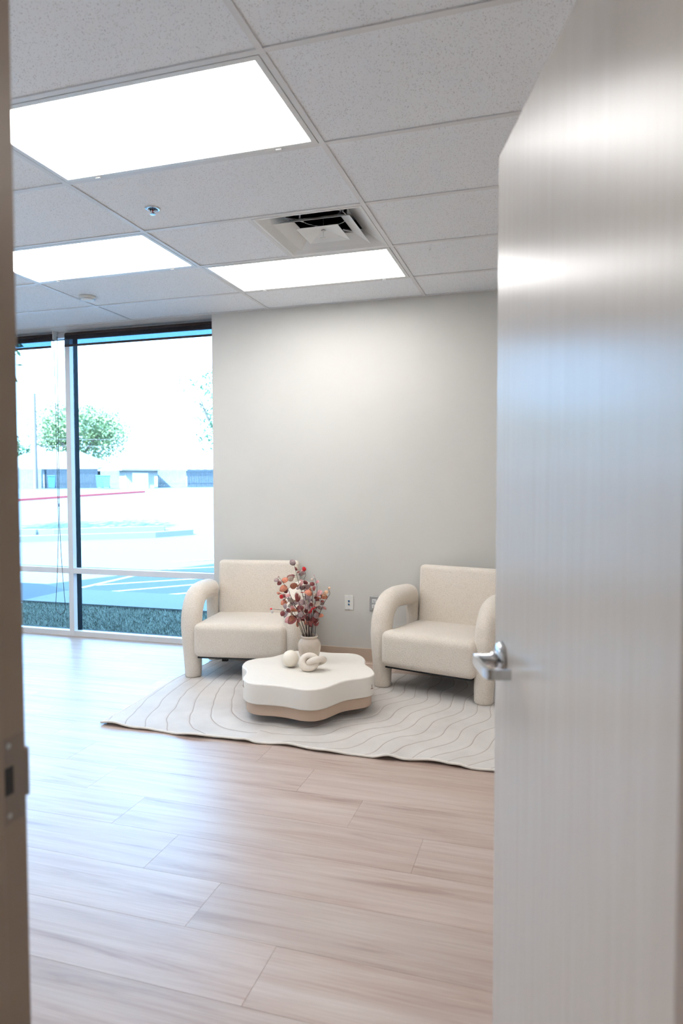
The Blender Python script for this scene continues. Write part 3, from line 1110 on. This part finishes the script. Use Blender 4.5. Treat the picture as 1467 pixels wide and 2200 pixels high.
KX, KY = -1.352, 3.80
kn = empty('knot_ornament', (KX, KY, TZ), YAW, label='whitewashed wooden knot ornament of two linked rings', cat='ornament')
m1 = Matrix.Translation((-0.018, 0.0, 0.0535)) @ Matrix.Rotation(math.radians(-12), 4, 'Y') @ Matrix.Rotation(math.radians(62), 4, 'X') @ Matrix.Diagonal((1.12, 0.98, 1, 1))
MB().torus(0.0375, 0.0205, m1).build('ring', 'knot', kn, True)
m2 = Matrix.Translation((0.026, 0.006, 0.056)) @ Matrix.Rotation(math.radians(-14), 4, 'Y') @ Matrix.Rotation(math.radians(-28), 4, 'X') @ Matrix.Diagonal((1.12, 0.98, 1, 1))
MB().torus(0.0375, 0.0195, m2).build('ring', 'knot', kn, True)

# spray of artificial eucalyptus in the vase ------------------------
bq = empty('eucalyptus_spray', (VX, VY, TZ + 0.131), YAW, label='spray of rust and mauve round-leaved eucalyptus in the vase', cat='plant')
UN = 1.0 / (11.28 * 336.0)


def P2(x, y, d=0.0):
    """sketch units (as seen from the front) to the spray's own frame"""
    return Vector(((x - 808) * UN, d, (1962 - y) * UN + 0.022))


stems = [
    ([(700, 2040), (670, 1950), (560, 1640), (515, 1500), (440, 1290)], -0.035),
    ([(745, 2040), (735, 1950), (610, 1540), (540, 1350), (450, 1150), (370, 960), (300, 780), (200, 650), (90, 490)], -0.02),
    ([(760, 2040), (742, 1950), (735, 1500), (690, 1150), (600, 830), (540, 650), (480, 420), (430, 230)], 0.03),
    ([(790, 2040), (785, 1950), (780, 1500), (720, 1200), (690, 900), (665, 640), (705, 530), (680, 400)], 0.05),
    ([(840, 2040), (850, 1950), (850, 1600), (880, 1300), (895, 1000), (900, 820)], -0.03),
    ([(850, 2040), (855, 1950), (900, 1400), (975, 1000), (985, 760), (935, 540)], 0.02),
    ([(900, 2040), (935, 1950), (970, 1640), (1080, 1350), (1190, 1100), (1300, 930), (1262, 800)], 0.0),
    ([(880, 2040), (890, 1950), (905, 1500), (1050, 1150), (1105, 980)], 0.045),
    ([(720, 2040), (690, 1950), (590, 1640), (430, 1390), (290, 1330), (180, 1285), (-30, 1262), (-90, 1270)], -0.05),
    ([(770, 2040), (760, 1950), (650, 1500), (420, 1210), (290, 1080), (140, 950), (40, 955)], 0.03),
    ([(800, 2040), (805, 1950), (820, 1500), (835, 1250), (780, 1000), (650, 940)], -0.05),
    ([(820, 2040), (825, 1950), (790, 1600), (640, 1250), (560, 1040)], -0.06),
]
leaves = [(410, 220, 62, 'm'), (470, 372, 40, 'b'), (530, 443, 28, 'b'), (672, 390, 44, 'r'), (632, 420, 24, 'p'), (590, 480, 44, 'm'), (660, 480, 40, 'm'),
          (374, 535, 70, 'p'), (360, 590, 60, 'g'), (220, 605, 62, 'o'), (62, 566, 46, 'm'), (118, 640, 44, 'b'), (140, 600, 28, 'p'), (90, 495, 26, 'p'), (225, 772, 74, 'o'), (418, 732, 66, 'o'),
          (640, 670, 60, 'p'), (600, 720, 52, 'p'), (545, 735, 40, 'y'), (690, 690, 46, 'b'), (560, 812, 52, 'm'), (650, 810, 60, 'm'), (725, 800, 62, 'm'),
          (935, 525, 36, 'p'), (885, 590, 30, 'g'), (990, 648, 42, 'p'), (890, 716, 44, 'b'), (930, 780, 46, 'b'), (850, 785, 34, 'o'), (825, 888, 74, 'o'),
          (1030, 935, 78, 'p'), (1070, 960, 60, 'b'), (960, 960, 44, 'g'), (1060, 1055, 66, 'o'), (1140, 1030, 60, 'o'), (965, 1052, 40, 'b'), (1265, 850, 40, 'y'), (1225, 900, 42, 'y'), (1285, 800, 26, 'y'), (1190, 950, 42, 'y'),
          (1210, 1065, 36, 'b'), (1130, 1130, 36, 'b'), (232, 885, 46, 'b'), (55, 955, 44, 'o'), (135, 1018, 44, 'r'), (210, 1010, 40, 'b'), (225, 1060, 42, 'b'), (215, 1135, 62, 'o'), (300, 1060, 46, 'm'), (310, 970, 46, 'p'),
          (375, 1070, 56, 'g'), (455, 1070, 52, 'g'), (300, 1130, 46, 'm'), (250, 1205, 52, 'm'), (385, 1160, 64, 'm'), (545, 1000, 76, 'b'), (540, 950, 60, 'g'), (630, 938, 46, 'r'), (720, 910, 44, 'p'), (760, 960, 70, 'm'), (740, 1040, 70, 'm'), (830, 1050, 62, 'm'), (890, 1070, 48, 'm'),
          (590, 1120, 74, 'm'), (660, 1150, 60, 'm'), (495, 1150, 40, 'm'), (880, 1170, 70, 'g'), (985, 1180, 70, 'g'), (893, 1250, 56, 'r'), (842, 1348, 48, 'r'), (910, 1350, 68, 'o'), (800, 1210, 66, 'm'), (700, 1240, 74, 'm'), (730, 1180, 50, 'p'),
          (575, 1270, 70, 'b'), (450, 1300, 68, 'o'), (590, 1360, 62, 'o'), (360, 1240, 50, 'g'), (420, 1260, 46, 'p'), (330, 1290, 52, 'b'), (280, 1360, 66, 'm'), (190, 1345, 48, 'b'), (400, 1370, 56, 'g'), (-62, 1300, 34, 'w'), (-90, 1268, 24, 'r'),
          (440, 1505, 92, 'b'), (335, 1520, 70, 'p'), (410, 1470, 60, 'o'), (640, 1380, 60, 'm'), (580, 1490, 60, 'm'), (560, 1540, 46, 'p'), (530, 1600, 66, 'o'), (730, 1360, 62, 'b'), (700, 1440, 56, 'b'), (700, 1520, 62, 'b'), (780, 1440, 60, 'b'), (850, 1450, 64, 'm'),
          (980, 1400, 66, 'b'), (1060, 1290, 60, 'm'), (1130, 1230, 56, 'm'), (1000, 1450, 62, 'm'), (950, 1530, 62, 'b'), (1080, 1450, 46, 'o'), (860, 1580, 58, 'b'), (820, 1640, 66, 'b'), (960, 1650, 56, 'b'), (720, 1660, 48, 'o'), (990, 1600, 50, 'g'), (770, 1560, 52, 'b'),
          (1160, 1290, 40, 'p'), (1030, 1260, 46, 'g'), (940, 1290, 54, 'b'), (650, 1290, 58, 'g'), (760, 1290, 56, 'p'), (520, 1420, 46, 'b'), (640, 1560, 44, 'b'), (1090, 1180, 40, 'm'), (1010, 1120, 44, 'b'), (850, 1130, 44, 'b')]
rnd = random.Random(3)
sp_pts = []
for pts, d in stems:
    q = []
    n = len(pts)
    for i, (x, y) in enumerate(pts):
        f = max(0, (1950 - y) / 1700)
        q.append(P2(x, y, d * (0.35 + 1.6 * f) if i > 0 else d * 0.3))
    sp_pts.append(catmull(q, 6, False))
owner = [[] for _ in stems]
for (x, y, r, c) in leaves:
    best = None
    for si, pts in enumerate(sp_pts):
        for pi, p in enumerate(pts[6:]):
            pp = P2(x, y)
            dd = (p.x - pp.x) ** 2 + (p.z - pp.z) ** 2
            if best is None or dd < best[0]:
                best = (dd, si, pi + 6)
    owner[best[1]].append((x, y, r, c, best[2]))
leaf_me = {}
nk = 12
for c in leafcols:
    vs = [(0, 0, 0)]
    for k in range(nk):
        a = 2 * PI * k / nk
        rr_ = 1.0 + (0.10 if k == 0 else 0)
        x, y = rr_ * math.cos(a), 0.88 * math.sin(a) * (1 - 0.10 * math.cos(a))
        vs.append((x + 1.0, y, 0.30 * (y * y) + 0.14 * x * abs(x)))
    vs[0] = (1.0, 0, 0)
    fs = [(0, 1 + k, 1 + (k + 1) % nk) for k in range(nk)]
    vs2 = [(x, y, z - 0.03) for x, y, z in vs]
    fs2 = [tuple(13 + i for i in f[::-1]) for f in fs] + [(1 + k, 14 + k, 14 + (k + 1) % nk, 1 + (k + 1) % nk) for k in range(nk)]
    leaf_me[c] = MB().add(vs + vs2, fs + fs2).mesh('leaf', 'leaf_' + c, True)
for si, pts in enumerate(sp_pts):
    m = MB()
    n = len(pts)
    m.tube(pts, [0.0026 * (1 - 0.62 * i / n) for i in range(n)], 6)
    lf = []
    for (x, y, r, c, pi) in owner[si]:
        s = pts[min(pi, n - 1)]
        d = s.y + rnd.uniform(-0.028, 0.028)
        ctr_ = P2(x, y, d)
        rr_ = r * UN
        v = ctr_ - s
        if v.length < 0.3 * rr_:
            v = Vector((rnd.uniform(-1, 1), 0, 0.6))
        ax = Vector((v.x, v.y * 0.4, v.z + 0.002)).normalized()
        basep = ctr_ - ax * rr_
        m.tube([s, (s + basep) / 2 + Vector((0, 0, -0.001)), basep + ax * rr_ * 0.3], 0.0008, 5)
        # leaf blade roughly faces the viewer with a random tilt
        nrm = Vector((rnd.uniform(-1.2, 1.2), -1.0, rnd.uniform(-0.5, 1.3)))
        nrm = (nrm - ax * nrm.dot(ax)).normalized()
        bt = nrm.cross(ax)
        sc = rr_ * 1.34
        mat = Matrix(((ax.x, bt.x, nrm.x, basep.x), (ax.y, bt.y, nrm.y, basep.y), (ax.z, bt.z, nrm.z, basep.z), (0, 0, 0, 1))) @ Matrix.Diagonal((sc, sc, sc, 1))
        lf.append((c, mat))
    st = m.build('stem', 'stem', bq, True)
    for c, mat in lf:
        o = link('leaf', leaf_me[c], st)
        o.matrix_local = mat

# ------------------------------------------------------------------ outdoors
ZG = -0.14


def gz(y):
    return ZG + max(0, y - 12) * 0.0335


MB().box(-16, 6, YW + 0.16, 7.12, ZG - 0.2, ZG - 0.02).build('lawn_bed', 'soil_out', kind='structure')
rg = random.Random(11)
vs, fs = [], []
for i in range(42000):
    x = rg.uniform(-8.2, -2.4)
    y = rg.uniform(5.35, 7.13)
    a = rg.uniform(0, 2 * PI)
    h = rg.uniform(0.015, 0.045)
    wd = rg.uniform(0.003, 0.006)
    ex, ey = rg.uniform(-0.03, 0.03), rg.uniform(-0.03, 0.03)
    o = len(vs)
    vs += [(x - wd * math.cos(a), y - wd * math.sin(a), ZG - 0.02), (x + wd * math.cos(a), y + wd * math.sin(a), ZG - 0.02), (x + ex, y + ey, ZG - 0.02 + h)]
    fs.append((o, o + 1, o + 2))
MB().add(vs, fs).build('lawn', 'grass', kind='stuff', label='short dull green lawn outside under the window', cat='grass')
MB().prism([(-6.48, 7.12), (6, 7.12), (6, 8.09), (-6.30, 8.09), (-6.50, 7.95)], ZG - 0.2, ZG + 0.015).build('sidewalk', 'concrete', kind='structure', label='pale concrete sidewalk beyond the lawn')
# parking lot, rising gently away from the building
vs, fs = [], []
ys = [7.12, 8, 9, 10, 12, 15, 20, 30, 40, 56, 80, 130]
for y in ys:
    z = gz(min(y, 52)) - 0.001
    vs += [(-140, y, z), (60, y, z)]
for i in range(len(ys) - 1):
    fs.append((2 * i, 2 * i + 1, 2 * i + 3, 2 * i + 2))
lot = MB().add(vs, fs).build('parking_lot', 'asphalt', kind='structure', label='sunlit parking lot outside the window')


def stripe(x0, y0, x1, y1, w_=0.1, mat='paint_white', name='stripe', h=0.003):
    d = Vector((x1 - x0, y1 - y0)).normalized()
    nn = Vector((-d.y, d.x)) * w_ / 2
    z0, z1 = gz(y0), gz(y1)
    vs = [(x0 + nn.x, y0 + nn.y, z0), (x0 - nn.x, y0 - nn.y, z0), (x1 - nn.x, y1 - nn.y, z1), (x1 + nn.x, y1 + nn.y, z1)]
    vs += [(a, b, c_ + h) for a, b, c_ in vs]
    return MB().add(vs, [(0, 1, 2, 3), (4, 5, 6, 7), (0, 1, 5, 4), (1, 2, 6, 5), (2, 3, 7, 6), (3, 0, 4, 7)]).build(name, mat, lot)


stripe(-6.51, 8.28, -6.55, 9.9)
stripe(-6.48, 8.57, -5.0, 9.98)
stripe(-5.86, 8.13, -4.2, 10.1)
stripe(-4.95, 8.12, -3.6, 9.6)
stripe(-6.45, 10.55, -4.8, 11.96)
stripe(-7.0, 11.6, -6.0, 12.5)
MB().prism([(-9.5, 7.10), (-6.50, 7.16), (-6.53, 7.94), (-6.56, 8.06), (-7.32, 8.46), (-9.5, 8.5)], ZG - 0.02, ZG + 0.004).build('asphalt_patch', 'asphalt_dark', lot)


def kerb(pts, w_, h, mat, label):
    n = len(pts)
    m = MB()
    vs = []
    for i, (x, y) in enumerate(pts):
        a, b = Vector(pts[max(i - 1, 0)]), Vector(pts[min(i + 1, n - 1)])
        d = (b - a).normalized()
        nn = Vector((-d.y, d.x)) * w_ / 2
        z = gz(y)
        vs += [(x + nn.x, y + nn.y, z - 0.05), (x - nn.x, y - nn.y, z - 0.05), (x - nn.x, y - nn.y, z + h), (x + nn.x, y + nn.y, z + h)]
    fs = [(0, 1, 2, 3), tuple(4 * (n - 1) + k for k in (3, 2, 1, 0))]
    for i in range(n - 1):
        for k in range(4):
            fs.append((4 * i + k, 4 * i + (k + 1) % 4, 4 * i + 4 + (k + 1) % 4, 4 * i + 4 + k))
    return m.add(vs, fs).build('kerb', mat, label=label, cat='kerb')


kerb([(-30.5, 27.5), (-27.8, 30.2), (-27.4, 34.7), (-26.6, 40.6)], 0.18, 0.13, 'kerb_red', 'red painted kerb curving across the far parking lot')
kerb([(-24, 11.0), (-16, 13.2), (-13.0, 13.9), (-9.9, 15.6), (-9.3, 16.4)], 0.3, 0.14, 'concrete', 'concrete kerb of the parking island nearest the building')
kerb([(-26, 12.5), (-17, 14.9), (-13.2, 15.8), (-10.6, 17.2)], 0.3, 0.14, 'concrete', 'concrete kerb on the far side of the parking island')


def far(lat, d, z=0.0):
    """point lat metres right and d metres ahead of the doorway's line of sight"""
    return Vector((rgt.x * lat - math.sin(YAW) * d, rgt.y * lat + math.cos(YAW) * d, z))


def fence(l0, l1, d, zb_, h, mat, label):
    p = far((l0 + l1) / 2, d, zb_)
    r = empty('fence', p, YAW, label=label, cat='fence')
    m = MB()
    hw = (l1 - l0) / 2
    x = -hw
    while x < hw:
        m.box(x, min(x + 0.135, hw), 0, 0.02, -0.5, h + 0.02 * math.sin(x * 9))
        x += 0.15
    m.build('boards', mat, r, kind='stuff')
    m = MB().box(-hw, hw, 0.02, 0.06, 0.3, 0.4).box(-hw, hw, 0.02, 0.06, h - 0.3, h - 0.2)
    m.build('rails', mat, r)


fence(-29.2, -26.3, 60, 1.1, 1.65, 'fence_pale', 'pale board fence at the far left behind the utility pole')
fence(-26.2, -21.5, 60, 1.1, 1.6, 'fence_dark', 'dark weathered board fence below the big tree')
fence(-21.4, -19.7, 60.4, 1.1, 1.5, 'fence_pale', 'short pale board fence left of the small shed')
fence(-16.2, -13.7, 60, 1.1, 1.6, 'fence_pale', 'pale board fence right of the small shed')
fence(-13.6, -9.5, 60, 1.1, 1.6, 'fence_dark', 'dark weathered board fence beside the room wall')


def house(lat, d, zb_, w_, dp, hw_, hr, rot, label, mat='house_wall', hip=2.0, door=True):
    r = empty('house', far(lat, d, zb_), YAW + rot, label=label, cat='house')
    a, b = w_ / 2, dp / 2
    MB().box(-a, a, -b, b, -1.0, hw_).build('walls', mat, r)
    e = 0.4
    vs = [(-a - e, -b - e, hw_), (a + e, -b - e, hw_), (a + e, b + e, hw_), (-a - e, b + e, hw_), (-a + hip, 0, hr), (a - hip, 0, hr)]
    vs += [(x, y, z - 0.15) for x, y, z in vs[:4]]
    fs = [(0, 1, 5, 4), (1, 2, 5), (2, 3, 4, 5), (3, 0, 4), (6, 7, 1, 0), (7, 8, 2, 1), (8, 9, 3, 2), (9, 6, 0, 3), (6, 7, 8, 9)]
    MB().add(vs, fs).build('roof', 'house_roof', r)
    if door:
        MB().box(-a * 0.55, a * 0.55, -b - 0.05, -b + 0.02, -0.3, hw_ - 0.35).build('garage_door', 'house_door', r)
    return r


house(-30.5, 73, 1.2, 11.2, 8, 1.9, 3.7, 0.0, 'long pale house with hipped roof behind the left fence', hip=3.0, door=False)
house(-17.2, 73, 1.2, 14.0, 8, 1.7, 3.5, 0.0, 'wide pale house with low roof behind the shed', hip=5.5, door=False)
house(-17.6, 58.5, 1.15, 2.4, 2.2, 1.55, 2.05, 0.55, 'small pale shed with white door between the fences', hip=1.0)


def tree(name, lat, d, z0, zc, rx, rz, n, mat, label, seed, size=0.35, world=None):
    base = world if world is not None else far(lat, d, z0)
    r = empty(name, base, label=label, cat='tree')
    g = random.Random(seed)
    hc = zc - z0
    m = MB()
    m.tube([(0, 0, -0.5), (0.05, 0, hc * 0.4), (0, 0.1, hc * 0.9)], [0.25, 0.2, 0.1], 8)
    for k in range(6):
        a = k * 1.05
        m.tube([(0, 0, hc * (0.45 + 0.06 * k)), (rx * 0.3 * math.cos(a), rx * 0.3 * math.sin(a), hc * 0.8), (rx * 0.65 * math.cos(a), rx * 0.65 * math.sin(a), hc + rz * 0.2)], [0.1, 0.07, 0.03], 6)
    m.build('trunk', 'bark', r)
    clumps = []
    for k in range(24):
        a, u = g.uniform(0, 2 * PI), g.uniform(-1, 1)
        q = math.sqrt(1 - u * u)
        s = g.uniform(0.45, 0.8)
        clumps.append((Vector((rx * q * math.cos(a) * s, rx * q * math.sin(a) * s, hc + rz * u * s)), g.uniform(0.3, 0.5)))
    vs, fs = [], []
    for k in range(n):
        c_, s = clumps[g.randrange(len(clumps))]
        v = Vector((g.gauss(0, 1), g.gauss(0, 1), g.gauss(0, 1))).normalized() * (g.random() ** 0.5)
        p = c_ + Vector((v.x * rx * s, v.y * rx * s, v.z * rz * s))
        e1 = Vector((g.uniform(-1, 1), g.uniform(-1, 1), g.uniform(-1, 1))).normalized() * size * g.uniform(0.5, 1)
        e2 = e1.orthogonal().normalized() * e1.length * 0.6
        o = len(vs)
        vs += [p - e1, p + e2 * 0.6, p + e1, p - e2 * 0.6]
        fs.append((o, o + 1, o + 2, o + 3))
    m = MB().add(vs, fs)
    m.build('crown', mat, r, kind='stuff')


tree('tree', -31.0, 80, 1.2, 7.2, 5.8, 3.9, 11000, 'crown', 'large leafy tree behind the long pale house', 1, 0.27)
tree('tree', -38.6, 80, 1.2, 5.4, 2.4, 1.9, 900, 'crown2', 'small dark green tree at the left edge of the window', 2, 0.35)
tree('tree', -8.9, 50, 1.0, 7.0, 2.7, 3.6, 1100, 'crown2', 'sparse tree showing at the edge of the back wall', 5, 0.22)
tree('tree', 0, 0, 0.0, 5.2, 2.6, 1.6, 900, 'crown2', 'parking island tree out of sight on the left', 9, 0.22, world=Vector((-15.6, 13.6, 0.0)))

pp = empty('utility_pole', far(-26.7, 59.4, 1.1), YAW, label='tall wooden utility pole at the left of the window', cat='pole')
MB().tube([(0, 0, -0.5), (0, 0, 8.2)], [0.2, 0.15], 10).build('post', 'pole', pp)
MB().box(-0.9, 0.9, -0.06, 0.06, 7.0, 7.14).build('crossarm', 'pole', pp)
for i, (za, zb_, lb) in enumerate(((7.2, 6.9, 'highest'), (5.0, 4.7, 'middle'), (4.3, 4.2, 'lowest'))):
    a, b = far(-40, 60.1, 1.1 + za), far(-5, 59.9, 1.1 + zb_)
    pts = [a.lerp(b, t_ / 20) - Vector((0, 0, 1.2 * (1 - (2 * t_ / 20 - 1) ** 2) * 0.5)) for t_ in range(21)]
    MB().tube(pts, 0.02, 5).build('overhead_wire', 'pole', label=lb + ' overhead wire in front of the big tree', cat='wire')


def bin_(lat, d, z, mat, label):
    r = empty('wheelie_bin', far(lat, d, z), YAW + 0.3, label=label, cat='bin')
    vs = [(-0.24, -0.26, 0.05), (0.24, -0.26, 0.05), (0.24, 0.26, 0.05), (-0.24, 0.26, 0.05), (-0.3, -0.34, 1.0), (0.3, -0.34, 1.0), (0.3, 0.34, 1.0), (-0.3, 0.34, 1.0)]
    MB().add(vs, [(3, 2, 1, 0), (4, 5, 6, 7), (0, 1, 5, 4), (1, 2, 6, 5), (2, 3, 7, 6), (3, 0, 4, 7)]).build('body', mat, r)
    MB().bbox(-0.32, 0.32, -0.37, 0.38, 1.0, 1.08, 0.03).build('lid', mat, r)
    for s in (-1, 1):
        MB().tube([(s * 0.22, 0.3, 0.1), (s * 0.28, 0.3, 0.1)], 0.1, 12).build('wheel', 'black', r)


bin_(-24.9, 58.5, 1.08, 'bin_blue', 'blue wheeled bin in front of the dark fence')
bin_(-20.6, 58, 1.1, 'bin_green', 'green wheeled bin with its back to the dark fence end')
bin_(-19.7, 57, 1.08, 'bin_green', 'green wheeled bin standing apart next to the shed')
